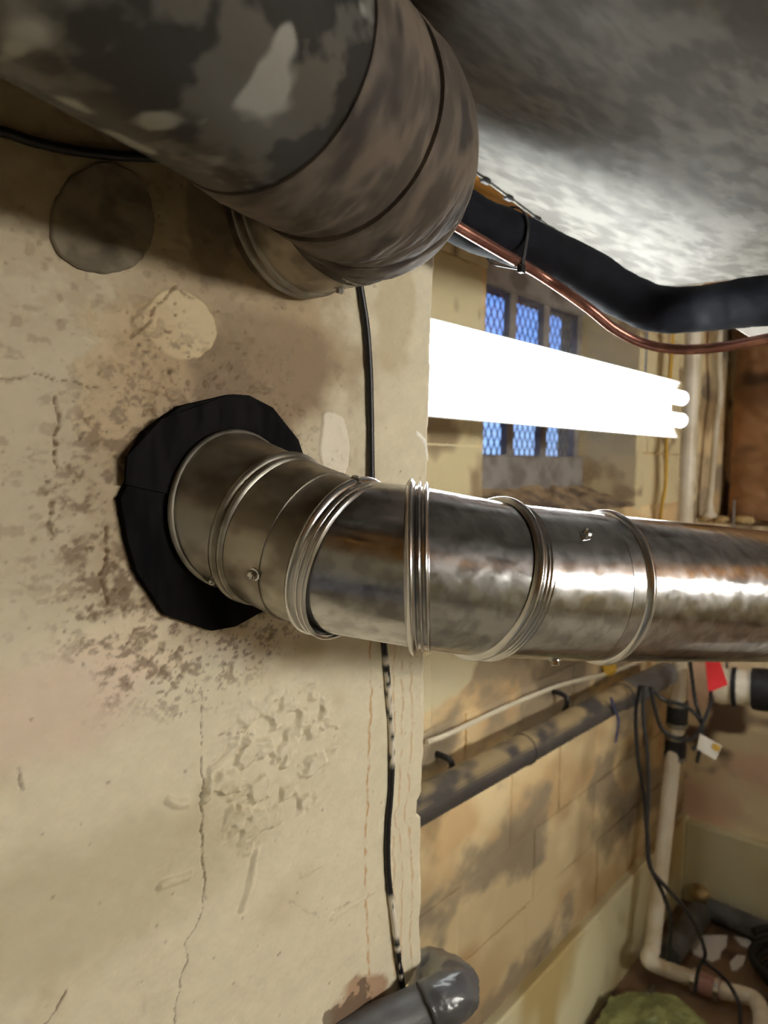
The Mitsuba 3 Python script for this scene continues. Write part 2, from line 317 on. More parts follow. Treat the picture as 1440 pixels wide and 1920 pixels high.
# brown soot and damp round the thimble, browner tints below the old flue
paint((150, 128, 98), .75 * sst(1.25, .75, spot(470, 650, 220, 170, .45)))
paint((122, 102, 78), .75 * sst(1.15, .7, spot(500, 690, 150, 120, .55)))
paint((110, 92, 70), .6 * sst(1.1, .6, spot(360, 700, 120, 130, .7)))
paint((150, 128, 98), .6 * sst(1.2, .7, spot(300, 900, 150, 320, .6)) * sst(.35, .6, NL))
paint((128, 106, 84), .75 * sst(1.1, .8, spot(385, 960, 215, 285, .35, NM)) * sst(.42, .62, NM))
paint((150, 130, 100), .5 * sst(1.15, .75, spot(520, 450, 190, 150, .5)))
paint((150, 132, 104), .45 * sst(1.2, .7, spot(130, 330, 260, 110, .5)))  # broad browner tint over the upper left, here and below
paint((150, 132, 104), .55 * sst(1.2, .6, spot(150, 420, 330, 200, .5)) * sst(.3, .6, NM))
paint((120, 102, 80), .5 * sst(1.2, .8, spot(280, 1000, 130, 260, .5)) * sst(.5, .6, NM))
paint((120, 100, 76), .4 * sst(.58, .68, n2(S, Z, 85, 31, 4)) * sst(1.9, 1.0, spot(300, 750, 260, 330, .4)))
paint((226, 214, 196), .7 * sst(1.0, .7, spot(480, 1200, 120, 45, .5)) )      # salts below the thimble
paint((214, 196, 170), .55 * sst(1.0, .75, spot(330, 1180, 150, 70, .5)))
paint((186, 170, 140), .5 * sst(.6, .72, NB))
paint((112, 98, 80), .7 * sst(1.05, .8, spot(395, 420, 45, 100, .3)))
bare = sst(1.02, .95, spot(345, 610, 62, 58, .3))                              # a pale chip of sound paint
paint((196, 178, 142), .8 * bare); disp += .0012 * bare
chip = sst(1.02, .94, spot(625, 830, 34, 70, .55)); paint((222, 214, 196), .8 * chip); disp += .002 * chip * (.6 + NM)
loose = sst(1.1, .8, spot(250, 720, 95, 170, .7)); paint((176, 154, 120), .5 * loose); disp -= .0028 * loose * sst(.45, .55, NL)
# pits: dense in a ring round the thimble, scattered elsewhere
ring = sst(1.75, 1.15, spot(385, 970, 180, 240, .35)); ring2 = sst(1.3, .7, spot(200, 520, 170, 120, .5))
paint((206, 182, 164), .6 * sst(1.2, .5, spot(90, 1330, 170, 110, .3)))
paint((172, 162, 130), .5 * sst(1.2, .5, spot(180, 1680, 300, 130, .4)))  # subtle dirt plus the soft lower-left shadow band, put into the colour
paint((112, 92, 70), .7 * sst(1.45, 1.05, spot(385, 980, 195, 265, .3)) * sst(.50, .60, NM * .6 + NH * .4))
pit = sst(.70, .80, n2(S, Z, 190, 9, 2)) * np.clip(ring + .5 * ring2, 0, 1) + sst(.80, .86, n2(S, Z, 120, 10, 2)) * .6
pit2 = sst(.64, .74, n2(S, Z, 100, 12, 2)) * ring
paint((96, 78, 58), .65 * pit); paint((110, 92, 70), .45 * pit2); disp -= .0016 * pit + .0018 * pit2
# blistered, repainted plaster lower down
bl = sst(1.1, .6, spot(520, 1420, 120, 150, .5)); disp += .0062 * bl * sst(.44, .56, n2(S, Z, 48, 14, 3)) * (.4 + NM)
for p in (((315, 1500), (330, 1508), (350, 1506)), ((385, 1480), (395, 1440), (470, 1378)), ((565, 1640), (600, 1618)), ((300, 1662), (355, 1640)), ((455, 1700), (470, 1660), (480, 1600)), ((620, 1720), (700, 1670))):
    d = seg(p, .006); disp += .0038 * sst(.006, .001, d)
# cracks
for p, w, c in ((((380, 1290), (378, 1400), (376, 1480), (379, 1600), (386, 1670), (372, 1730), (348, 1768), (352, 1800), (335, 1840), (324, 1920)), .0009, .85), (((376, 1480), (378, 1600), (388, 1690)), .0012, .5),
    (((200, 990), (196, 1060), (190, 1080), (196, 1100), (200, 1130)), .0030, .95), (((0, 716), (70, 700), (110, 712), (220, 730)), .0010, .7), (((80, 1920), (115, 1880), (124, 1855)), .0018, .9),
    (((250, 636), (285, 600), (290, 568), (330, 540), (362, 560)), .0020, .6), (((105, 745), (112, 790), (100, 820), (112, 872)), .0022, .8), (((95, 950), (90, 985), (100, 1010)), .002, .7),
    (((410, 1380), (440, 1372), (470, 1378)), .0010, .6), (((540, 1690), (600, 1720), (660, 1690)), .0007, .4), (((35, 1440), (38, 1478)), .0018, .7)):
    d = seg(p, .010); k = sst(w, w * .3, d * (1 + 1.6 * (NM - .35))) * sst(.30, .5, NH); paint((98, 76, 52), c * k); disp -= .0022 * k
# rusty runs beside the corner
for x0, a in ((697, .75), (742, .5), (757, .45), (775, .5)):
    d = seg([(x0 - 4, 1190), (x0 - 2, 1330), (x0 - 8, 1500), (x0 - 14 if x0 < 720 else x0 - 2, 1640), (x0 - 6, 1760), (x0 - 4, 1830)], .010)
    k = sst(.0030, .0006, d * (1.4 - .9 * NM)) * sst(.3, .55, NM); paint((176, 132, 72), a * k)
paint((150, 112, 84), .8 * sst(1.0, .7, spot(668, 1895, 60, 50, .6))); paint((92, 76, 60), .8 * sst(.9, .8, spot(650, 1905, 60, 40, .9, NM)))
paint((180, 164, 130), .6 * sst(1.1, .7, spot(740, 560, 50, 120, .6)))
pe = seg([(785, 812), (800, 830), (806, 862)], .004); paint((246, 242, 232), sst(.0035, .002, pe)); disp += .002 * sst(.003, .001, pe)
shift = np.interp(zs, ez, ex) - CX + .004 * (n2(zs * 0, zs, 25, 20, 4) - .5)
zc = wpx(795, 1495)[1]; shift -= .010 * sst(zc + .012, zc - .002, zs) * sst(zc - .03, zc - .018, zs)
wgt = sst(CX - .16, CX - .02, X); 
PX = X + nx[:, None] * disp + wgt * shift[None]; PY = Y + ny[:, None] * disp
pts = np.stack([PX, PY, Z], -1); a, b = X.shape
i, j = np.meshgrid(np.arange(a - 1), np.arange(b - 1), indexing='ij'); k = i * b + j
ncut = np.array([wpx(*q) for q in ((640, 1925), (668, 1898), (700, 1885), (735, 1866), (752, 1862), (770, 1838), (776, 1822), (790, 1800), (800, 1796))])
cutz = np.interp(PX, ncut[:, 0], ncut[:, 1], left=-9, right=ncut[-1, 1]) + .006 * (NM - .5)
keep = ~((Z < cutz) & (Z > HC - .80))[:-1, :-1].ravel()
f = np.vstack([np.stack([k, k + b, k + b + 1], -1).reshape(-1, 3)[keep], np.stack([k, k + b + 1, k + 1], -1).reshape(-1, 3)[keep]])
used = np.unique(f); remap = np.full(a * b, -1); remap[used] = np.arange(len(used))
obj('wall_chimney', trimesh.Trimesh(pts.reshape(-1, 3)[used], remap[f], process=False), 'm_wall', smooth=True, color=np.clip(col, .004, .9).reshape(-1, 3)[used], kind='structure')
obj('rubble', grid(np.linspace(.5, CX - .012, 60), np.linspace(0, HC - .55, 60), lambda U, W: np.stack([U, D1 + .035 + .03 * n2(U, W, 25, 2), W], -1)), 'm_rubble', 'wall_chimney')
def patch(outline_px, wob, seed, th):
    """mortar patch on the breast: an irregular disc standing a little proud, rough on top"""
    q = np.array([wpx(*p) for p in outline_px]); q = spline(np.vstack([q, q[:1]]), 10)[:-1]
    c = q.mean(0); rings = []
    for t, h in ((1.0, -.004), (1.0, th * .5), (.97, th), (.8, th), (.55, th), (.3, th), (.1, th)):
        p = c + (q - c) * t * (1 + 1.6 * wob / .06 * (n2(q[:, 0], q[:, 1], 55, seed, 4) - .5)[:, None])
        yy = D1 - h - .0025 * (n2(p[:, 0], p[:, 1], 70, seed + 2, 3) - .5)
        rings.append(np.stack([p[:, 0], yy, p[:, 1]], 1))
    m = loft(rings, True); m.fix_normals(); return m
obj('cement_patch', patch([(128, 335), (185, 305), (240, 318), (268, 350), (287, 405), (283, 455), (258, 495), (200, 512), (140, 498), (102, 470), (92, 425), (100, 375)], .006, 3, .003), 'm_cement', 'wall_chimney', label='round rough grey cement patch')

# --- window: frame, mullions, panes and the wire mesh outside
wx0, wx1 = at_y(905, 700, D3)[0] - .045, WX1 + .02
pz0, pz1 = at_y(905, 852, D3)[2], at_y(912, 535, D3)[2]
obj('window_1', cat(box(WX0 - .1, WX1 + .1, D3 - .02, D3 + .06, pz1, WZ1 + .1, .006), box(WX0 - .1, WX1 + .1, D3 - .03, D3 + .06, WZ0 - .03, pz0, .006)), 'm_winframe', smooth=20, kind='structure')
pxs = [at_y(p, 700, D3)[0] for p in (898, 957, 1020, 1083, 1150, 1222)]
for i, x in enumerate(pxs):
    obj('mullion', box(x - .026, x + .012, D3 - .012, D3 + .016, pz0 - .01, pz1 + .01, .004), 'm_winframe', 'window_1', smooth=20)
    if i < len(pxs) - 1:
        obj('pane', box(x + .01, pxs[i + 1] - .026, D3 + .002, D3 + .0025, pz0, pz1), 'm_glass', 'window_1', smooth=False)
wires = []
sp = .034
for s in (-1, 1):
    for kx in np.arange(wx0 - .6, wx1 + .6, sp):
        a0 = V(kx, D3 + .03 + .002 * s, pz0 - .05); b0 = V(kx + s * .36, D3 + .03 + .002 * s, pz1 + .05)
        wires.append(tube(line(a0, b0), .0022, 5))
obj('wire_mesh', cat(*wires), 'm_mesh', 'window_1', kind='stuff')
jamb = box(WX1, WX1 + .06, D2 + .003, D3 + .06, WZ0 - .1, WZ1 + .02)
obj('trim_1', jamb, 'm_farplaster', smooth=False, kind='structure')
# crumbling sloped sill
us, vs = np.linspace(WX0, WX1, 90), np.linspace(D2 - .004, D3 - .02, 26)
obj('trim_2', grid(us, vs, lambda U, W: np.stack([U, W, WZ0 - .055 + .07 * (W - D2) / (D3 - D2) + .03 * (n2(U, W, 30, 6) - .5)], -1)), 'm_sill', kind='structure')
obj('sill_beam', box(.9, XE, D2 - .10, D2 + .2, WZ1 + .005, CEILZ, .006), 'm_wood', smooth=20, label='ochre wooden sill beam between the duct and the top of the far wall', cat='beam')

# ------------------------------------------------------------------ new galvanised elbow and stovepipe
NS = 72
R = .0765
J = [  # pixel, depth, azimuth of the joint's axis and its dip
    (440, 955, None, 129.7, 12), (514, 992, .742, 127, 17), (592, 1027, .722, 124, 17), (643, 1044, .712, 122, 17),
    (782, 1062, .706, 94, -2), (915, 1084, .728, 60, 17), (1090, 1098, .768, 69, 6)]
cen = [at_y(440, 955, D1 - .012)] + [at_d(a, b, d) for a, b, d, _, _ in J[1:]]
nor = [az(a, b) for *_, a, b in J]; nor[0] = az(129.7, 0)
end = at_d(1440, 1118, .876); pd = nz(end - cen[-1]); nor[-1] = pd
elbow = thing('stovepipe_elbow', 'shiny galvanized adjustable elbow of ribbed gores coming out of the black wall collar', 'elbow')
gores = []
for i in range(6):
    r0 = R if i else R + .001; r1 = R
    if i == 2: r0 = r1 = R - .0012
    A, B = circle(cen[i], nor[i], r0, NS), circle(cen[i + 1], nor[i + 1], r1, NS)
    ts = np.linspace(0, 1, 14)
    m = loft([A * (1 - t) + B * t for t in ts]); gores.append(m)
    obj('gore', m, 'm_dull' if i < 3 else 'm_galv', elbow, smooth=True, label='dulled first gore' if i == 0 else None)
def bead(c, n, prof, m='m_bead'):
    obj('bead', lathe(prof, c, n, NS), m, elbow, smooth=50)
def bump(w, h, k=9, off=0.0, base=R): return [(off + w * (t - .5), base - .0015 + (h + .0015) * math.sin(math.pi * t) ** .75) for t in np.linspace(0, 1, k)]
bead(cen[0] + nor[0] * .004, nor[0], bump(.006, .0018, base=R + .001), 'm_dull')
bead(cen[1], nor[1], bump(.011, .004) + bump(.008, .0022, 7, .009), 'm_dull')
bead(cen[3], nor[3], bump(.011, .0042) + bump(.006, .0022, 7, .0095) + bump(.005, .002, 7, .016))
bead(cen[4], nor[4], bump(.011, .0068, 11, -.004) + bump(.0045, .004, 7, .0045) + bump(.0045, .0036, 7, .0105))
bead(cen[5], nor[5], bump(.010, .005, 11, -.006) + bump(.005, .0035, 7, .002) + bump(.005, .003, 7, .007) + bump(.005, .0025, 7, .012))
obj('seam_edge', lathe([(-.0012, R - .002), (-.0012, R + .0006), (.0004, R + .0004), (.0006, R - .002)], cen[2], nor[2], NS), 'm_dull', elbow, smooth=50)
def screw(mesh, px, py, parent, s=1.0):
    c, n = surf_at(mesh, px, py); u, v = basis(n)
    hexa = lathe([(-.001, .0062 * s), (.0008, .0062 * s), (.0012, .0046 * s)], c, n, 24)
    head = loft([circle(c + n * h, n, r * s, 6) for h, r in ((.0008, .0046), (.0048, .0046), (.0056, .0036), (.0050, .0018))], True)
    obj('screw', cat(hexa, head), 'm_screw', parent, smooth=False)
screw(gores[1], 476, 1080, elbow); screw(gores[3], 664, 905, elbow); screw(gores[0], 402, 1083, elbow, .7)
pipe = thing('stovepipe', 'long straight galvanized stovepipe running from the elbow to the right edge', 'stovepipe')
pm = loft([circle(cen[-1] + pd * t, pd, R - .0005, NS) for t in np.linspace(.001, 1.5, 60)])
obj('body', pm, 'm_galv', pipe, smooth=True)
obj('hem', lathe(bump(.012, .0042, 11, .004) + [(.0105, R - .001)], cen[-1] + pd * .018, pd, NS), 'm_bead', pipe, smooth=50)
screw(gores[5], 1097, 1001, elbow); screw(gores[5], 1040, 1237, elbow)
kk = loft([circle(cen[-1] + pd * t, pd, R - .0005, NS) for t in (1.5, 1.52)], True)
obj('end_collar', lathe(bump(.02, .006), cen[-1] + pd * 1.5, pd, NS), 'm_bead', pipe)
# the appliance the pipe runs to, out of the frame to the right
bc = cen[-1] + pd * 1.62
boiler = thing('water_heater', 'white water heater that the stovepipe runs down to, outside the photo', 'water heater')
obj('tank', lathe([(0, .25), (.02, .26), (1.3, .26), (1.34, .2), (1.35, .05)], V(bc[0], bc[1], 0), Zh, 48, True), 'm_white', boiler)

# black collar that closes the wall round the pipe: two ragged layers
collar = thing('thimble_collar', 'flat black ragged collar against the wall around the stovepipe elbow', 'collar')
o1 = [(330, 762), (425, 740), (455, 742), (500, 765), (548, 825), (556, 850), (555, 1000), (510, 1130), (470, 1150), (430, 1172), (385, 1180), (300, 1150), (282, 1125), (245, 1068), (228, 1010), (215, 935), (232, 900), (234, 860), (262, 812), (295, 785)]
o2 = [(236, 855), (300, 786), (425, 741), (500, 766), (550, 830), (540, 930), (330, 930), (232, 908)]
def wplate(o, y, th):
    q = np.array([(p[0], p[2]) for p in (at_y(a, b, y) for a, b in o)])
    return plate(Polygon(q), V(0, y, 0), V(1, 0, 0), Zh, th)      # u x v = -y: raised towards the room
obj('flange', wplate(o1, D1 + .001, .010), 'm_collar', collar, smooth=False)
obj('overlap_layer', wplate(o2, D1 - .009, .003), 'm_collar', collar, smooth=False)

# ------------------------------------------------------------------ the old flue above
flue = thing('old_flue_pipe', 'old mottled dark grey flue pipe with a mortar-wrapped elbow, at the top left', 'flue pipe')
S0 = at_y(542, 400, D1); r7 = .090
ydir = V(0, -1, 0); md = nz(V(-.972, -.225, .02)); yup = nz(V(0, -1, .09))
e0 = S0 + ydir * .072 + V(0, 0, .008); bend = .085
u1 = nz(md - yup * (md @ yup)); ang = math.acos(md @ yup)
arc = [e0 + u1 * bend * (1 - math.cos(t)) + yup * bend * math.sin(t) for t in np.linspace(0, ang, 22)]
main = [arc[-1] + md * t for t in np.linspace(.01, 1.0, 30)]
def wrapbump(amp, f=(25, 9, 9)):
    return lambda v: amp * (meshkit.fbm(v * np.array(f) * 2.2 + 40, 4, 3) - .5) * 2
obj('stub', loft([circle(S0 + ydir * t, ydir, r7 - .004, NS) for t in np.linspace(-.02, .095, 10)]), 'm_dull', flue, smooth=True, label='clean galvanized stub in the wall')
for t in (.012, .026):
    obj('stub_bead', lathe(bump(.009, .004, 9, 0, r7 - .004), S0 + ydir * t, ydir, NS), 'm_dull', flue, smooth=50)
obj('label_strip', loft([circle(S0 + ydir * t, ydir, r7 + .012, 60)[18:34] for t in (-.001, .004)][0:2]) if False else cat(
    loft([[S0 + ydir * .003 + (r7 + q) * (math.cos(a) * V(-1, 0, 0) + math.sin(a) * V(0, 0, 1)) + ydir * h for (q, h) in ((.002, -.002), (.014, -.002), (.014, .001), (.002, .002))] for a in np.linspace(-.05, .42, 10)], True)), 'm_yellow', flue, label='yellow sticker strip', smooth=20)
sl = tube(np.array(arc[1:10]), .0955, 56, False, wrapbump(.001))
obj('sleeve', sl, 'm_sleeve', flue, smooth=40, label='dark sheet metal sleeve')
pa = np.array(arc)
bands = [(0, 9, .098), (7, 14, .1005), (12, 19, .099), (17, 22, .102)]
ext = np.array(arc + main[:6])
for a0, a1, rr in [(5, 10, .0985), (8, 14, .101), (13, 19, .0995), (18, 24, .102), (23, 27, .0985)]:
    q = ext[a0:a1]; q = spline(q, 5)
    rad = rr + .0025 * np.sin(np.linspace(0, np.pi, len(q))) ** .4 - .0025
    obj('mortar_wrap', tube(q, rad, 84, True, wrapbump(.0028)), 'm_wrap', flue, smooth=50)
body = tube(np.array(arc[-3:] + main), .094, 64, False, wrapbump(.0012, (8, 8, 8)))
obj('body', body, 'm_oldpipe', flue, smooth=60)
for t in (.42,):
    obj('joint_band', lathe(bump(.02, .003, 9, 0, .094), arc[-1] + md * t, md, 64), 'm_oldpipe', flue)
st = loft([circle(S0 + ydir * t, ydir, r7 - .004, NS) for t in np.linspace(-.02, .13, 30)])
screw(st, 637, 540, flue)

# ------------------------------------------------------------------ duct overhead
HD = HC + .395
duct = thing('sheet_metal_duct', 'wide dull grey sheet metal duct overhead, its cross-broken bottom seen from below', 'duct')
dc = at_z(1192, 546, HD); dl = at_z(905, 332, HD)
dy1 = (dc[1] + dl[1]) / 2
DX0, DX1, DY0, DY1 = .12, dc[0], -.55, dy1
skew = (dc[1] - dl[1]) / (dc[0] - dl[0])
def duct_bottom(U, W):
    x = DX0 + (DX1 - DX0) * U; yb = dl[1] + skew * (x - dl[0]); y = DY0 + (yb - DY0) * W
    # the sheet's diagonal cross breaks: four shallow facets meeting above the middle
    d = np.minimum(np.minimum(U, 1 - U), np.minimum(W, 1 - W))
    h = -.15 * d + .003 * (n2(x, y, 7, 9) - .5) + .0006 * (n2(x, y, 30, 3) - .5)
    return np.stack([x, y, HD + h * sst(0, .03, d)], -1)
obj('bottom_panel', grid(np.linspace(0, 1, 160), np.linspace(0, 1, 140), duct_bottom), 'm_duct', duct, smooth=True)
def quad_strip(a, b, t0, t1): return loft([[a + V(0, 0, t0), a + V(0, 0, t1)], [b + V(0, 0, t0), b + V(0, 0, t1)]])
cs = [V(DX0, DY0, HD), V(DX1, DY0, HD), V(DX1, dl[1] + skew * (DX1 - dl[0]), HD), V(DX0, dl[1] + skew * (DX0 - dl[0]), HD)]
sd = [trimesh.Trimesh([cs[q], cs[(q + 1) % 4], cs[(q + 1) % 4] + Zh * .2, cs[q] + Zh * .2], [[0, 1, 2], [0, 2, 3]], process=False) for q in range(4)]
obj('side_panels', cat(*sd), 'm_duct', duct, smooth=False)
obj('flange', cat(*[tube(line(cs[q], cs[(q + 1) % 4], 40), .003, 6) for q in range(4)]), 'm_duct', duct)
for q in (.42, .50, .55, .62, .66, .70):
    c = cs[3] * (1 - q) + cs[2] * q
    obj('clip', box(c[0] - .009, c[0] + .009, c[1] - .004, c[1] + .004, HD - .006, HD + .001, .001), 'm_greypipe', duct, smooth=False)

# ------------------------------------------------------------------ insulated line and copper line under the duct
ip = [at_d(*q) for q in ((760, 330, .86), (880, 414, .93), (940, 440, .97), (1000, 467, 1.01), (1060, 492, 1.05), (1160, 548, 1.12), (1230, 578, 1.15), (1310, 580, 1.12), (1380, 572, 1.06), (1460, 562, 1.0), (1600, 548, .92))]
ins = thing('insulated_pipe', 'thick black foam-insulated pipe slung along the edge of the grey duct', 'pipe')
lump = lambda v: .0042 * (meshkit.fbm(v * 22 + 9, 3, 4) - .5) * 2
ipt = spline(ip, 14); k2 = int(np.abs(proj(ipt)[:, 0] - 948).argmin())
obj('foam_sleeve', tube(spline(ip, 14), .0335, 40, True, lump), 'm_foam', ins, smooth=60)
cp = [at_d(*q) for q in ((790, 383, .84), (870, 432, .88), (945, 476, .92), (1020, 520, .96), (1100, 575, 1.0), (1150, 615, 1.02), (1205, 643, 1.03), (1270, 655, 1.02), (1350, 651, .99), (1440, 635, .94), (1560, 610, .88))]
for k in (0, 1, 2, 3):
    r_ = nz(cp[k] - CAM); ds = np.arange(.7, 1.2, .001); q = CAM + ds[:, None] * r_; g = np.linalg.norm(q[:, None] - ipt[None], axis=2).min(1)
    hit = np.where(g < .0462)[0]; cp[k] = q[hit[0] if len(hit) else g.argmin()]
obj('copper_pipe', tube(spline(cp, 14), .0068, 20), 'm_copper', label='thin bare copper pipe dipping below the black insulated pipe', cat='pipe')
tie = thing('cable_tie', 'black cable tie strapping the copper pipe to the black insulated pipe', 'cable tie')
ips = spline(ip, 14); ti = int(np.abs(proj(ips)[:, 0] - 950).argmin()); tc, td = ips[ti], nz(ips[ti + 1] - ips[ti - 1])
u, v = basis(td); cps = spline(cp, 14); ci = cps[np.abs((cps - tc) @ td).argmin()] - tc; c2 = (ci @ u, ci @ v)
hull = Point(0, 0).buffer(.0365, 24).union(Point(c2).buffer(.0082, 12)).convex_hull.exterior
loop = [np.array(hull.interpolate(t, True).coords[0]) for t in np.linspace(0, 1, 70, endpoint=False)]
obj('strap', loft([[tc + (q * (1 + h)) @ np.stack([u, v]) + td * k * .0025 for k, h in ((-1, 0), (1, 0), (1, .04), (-1, .04))] for q in loop], closed=True), 'm_tie', tie, smooth=20)
hq = tc + np.array(c2) @ np.stack([u, v]) * 1.27; bm = box(-.005, .005, -.004, .004, -.005, .005, .001); bm.vertices += hq
obj('tie_head', bm, 'm_tie', tie, smooth=False)
# pale sheet metal at the right edge
pt = [at_d(a, b, 1.22) for a, b in ((1373, 612), (1460, 596), (1560, 590), (1560, 625), (1460, 633), (1412, 637))]
o = pt[0]; uu = nz(pt[2] - pt[0]); ww = nz(np.cross(uu, UP)); vv = np.cross(ww, uu)
obj('metal_flap', plate(Polygon([((p - o) @ uu, (p - o) @ vv) for p in pt]), o, uu, vv, .003), 'm_white', smooth=False, label='pale sheet metal flap at right edge below the black insulated pipe', cat='metal flap')

# ------------------------------------------------------------------ shop lights
def shop_light(name, a, b, face, up, L, label, half):
    """two bare tubes in a white reflector trough from a to b, open towards 'face'"""
    t = thing(name, label, 'shop light'); d = nz(b - a)
    prof = [(-half, -.008), (-half - .002, -.010), (-half * .42, -.034), (half * .42, -.034), (half + .002, -.010), (half, -.008), (half - .003, -.011), (half * .40, -.030), (-half * .40, -.030), (-half + .003, -.011)]
    obj('reflector', loft([[p + up * q + face * h for q, h in prof] for p in line(a, b, 12)]), 'm_white', t, smooth=20)
    hw = half * .40
    obj('housing', loft([[p + up * q + face * h for q, h in ((-hw, -.075), (hw, -.075), (hw, -.031), (-hw, -.031))] for p in line(a, b, 6)], True), 'm_white', t, smooth=20)
    for s in (-1, 1):
        c0, c1 = a + up * s * half * .40 + face * .004 + d * .025, b + up * s * half * .40 + face * .004 - d * .03
        m = tube(line(c0, c1, 12), .0185, 24, True); m.fix_normals()
        put('tube', mikit.ply(m, 'm_white', smooth=40, emitter={'type': 'area', 'radiance': {'type': 'rgb', 'value': L}}), t, label='glowing fluorescent tube')
        for c in (c0 - d * .013, c1):
            obj('lamp_holder', lathe([(0, .004), (0, .0195), (.012, .0195), (.012, .004)], c, d, 20, True), 'm_white', t)
    return t
DL = .70
la, lb = at_y(1276, 768, DL) + V(.02, 0, 0), None
lf = V(at_y(811, 688, DL)[0] - .12, DL, at_y(811, 688, DL)[2])
half1 = np.linalg.norm(at_y(1280, 715, DL) - at_y(1275, 822, DL)) / 2 * .97
shop_light('shop_light', lf, la, ydir, Zh, TUBE_L, 'glaring two-tube fluorescent shop light hanging in front of the barred window', half1)
dw = np.linalg.norm(la - lf)
for q in (.12, .88):
    c = lf * (1 - q) + la * q + V(0, .05, half1 * .3)
    obj('hanging_chain', tube(line(c, V(c[0], c[1], CEILZ - .02), 6), .0025, 8), 'm_steel', label='steel hanger rod holding the shop light, its %s one' % ('nearer' if q < .5 else 'farther'), cat='hanger')
A2, B2 = V(.55, -2.2, HC + .26), V(1.77, -2.2, HC + .26)  # unseen light, added behind the camera to brighten the near wall
wl = thing('added_fill_light', 'unseen fill light added behind the camera to light the near wall', 'light')
prof = [(.135 * math.sin(a), .05 * math.cos(a)) for a in np.linspace(-1.5, 1.5, 13)]
fc = nz(V(0, .92, -.28)); fu = nz(np.cross(V(1, 0, 0), fc))
lens = loft([[p + fu * q + fc * h for q, h in prof + [(.12, -.002), (-.12, -.002)]] for p in line(A2, B2, 8)], True); lens.fix_normals()
put('lens', mikit.ply(lens, 'm_white', smooth=40, emitter={'type': 'area', 'radiance': {'type': 'rgb', 'value': FILL_L}}), wl, label='glowing white lens of the added light')
obj('housing', loft([[p + fu * q + fc * h for q, h in ((-.14, -.06), (.14, -.06), (.14, -.004), (-.14, -.004))] for p in line(A2 - V(.01, 0, 0), B2 + V(.01, 0, 0), 4)], True), 'm_white', wl, smooth=20)
for q in (A2 + V(.1, 0, 0), B2 - V(.1, 0, 0)): obj('hanger_rod', tube(line(q - fc * .045 + fu * .12, V(q[0], q[1] - .06, CEILZ - .01), 4), .004, 8), 'm_steel', wl)

# ------------------------------------------------------------------ cable on the breast, partly painted over
yc = D1 - .004
def cable(pts, r, name, lab, painted):
    p = spline(pts, 10); m = tube(p, r, 14)
    q = proj(m.vertices); nn = meshkit.fbm(m.vertices * 90, 3, 2)
    c = np.tile(rgb(22, 22, 25), (len(q), 1)); w = np.zeros(len(q))
    if painted:
        zz = m.vertices[:, 2]; 
        for (a, b, amt) in painted: w = np.maximum(w, sst(b - .004, b + .006, zz) * sst(a + .004, a - .006, zz) * (nn < amt))
    c = c * (1 - w[:, None]) + np.array(rgb(214, 206, 190)) * w[:, None]
    obj(name, m, 'm_vcol', smooth=True, color=c, label=lab, cat='cable')
zz = lambda py: wpx(735, py)[1]
cable([at_y(*q, yc) for q in ((-120, 225), (0, 246), (60, 265), (130, 281), (210, 291), (300, 296), (380, 300))], .0042, 'cable', 'black cable along the wall from left edge to behind the old flue', None)
cable([at_y(*q, yc) for q in ((640, 330), (668, 480), (677, 545), (688, 620), (694, 720), (697, 900), (700, 980), (712, 1120), (720, 1210), (728, 1290), (735, 1400), (733, 1480), (727, 1560), (728, 1640), (738, 1720), (748, 1800), (758, 1870), (768, 1930))], .0040, 'cable', 'paint-smeared black cable running down the wall beside its corner',
    [(zz(1225), zz(1430), .56), (zz(1672), zz(1760), .8), (zz(1770), zz(1925), .42)])

# taped pipe stub in the broken corner at the bottom
tp = thing('taped_pipe', 'grey pipe wrapped in shiny film, bending round the broken wall corner at the bottom', 'pipe')
tpts = [at_y(430, 2110, D1 + .08), at_y(545, 2025, D1 + .01)] + [at_d(*q) for q in ((690, 1940, .95), (770, 1903, .985), (820, 1878, 1.0))]
obj('pipe_run', tube(spline(tpts, 8), .031, 28, True, lambda v: .0012 * (meshkit.fbm(v * 30, 3, 1) - .5)), 'm_greypipe', tp, smooth=50)
tpe = [at_d(*q) for q in ((795, 1895, .99), (830, 1876, 1.0), (850, 1862, 1.02), (850, 1846, 1.06), (828, 1834, 1.13), (800, 1826, 1.2))]
obj('film_wrap', tube(spline(tpe, 7), np.r_[.0335, np.full(33, .036), .0355, .035][:len(spline(tpe, 7))], 32, True, lambda v: .012 * (np.abs(meshkit.fbm(v * 17, 3, 5) - .5) * 2 - .25)), 'm_tape', tp, smooth=50, label='glossy crinkled grey film')

# ------------------------------------------------------------------ along the far wall
YB = .845
drain = thing('drain_pipe', 'dusty dark iron drain pipe slanting up along the stained far wall', 'pipe')
a0, a1, a2 = at_y(742, 1534, YB), at_y(1172, 1302, YB), at_y(1252, 1262, YB)
a00 = a0; a0 = a0 + (a1 - a0) * ((CX - .03 - a0[0]) / (a1[0] - a0[0])) if a0[0] > CX - .03 else a0
obj('pipe_run', tube(line(a0, a1, 40), .036, 32, True, lambda v: .001 * (meshkit.fbm(v * 25, 3, 1) - .5)), 'm_darkiron', drain)
dd = nz(a1 - a0)
obj('coupling', lathe([(-.03, .036), (-.028, .041), (.0, .041), (.012, .039), (.02, .039), (.022, .034)], a1, dd, 32, True), 'm_darkiron', drain)
obj('coupling', lathe([(-.004, .036), (-.003, .039), (.003, .039), (.004, .036)], a0 + (a1 - a0) * .55, dd, 32), 'm_darkiron', drain)
obj('upper_pipe', tube(line(a1, a2 - dd * .02, 14), .041, 32), 'm_greypipe', drain)
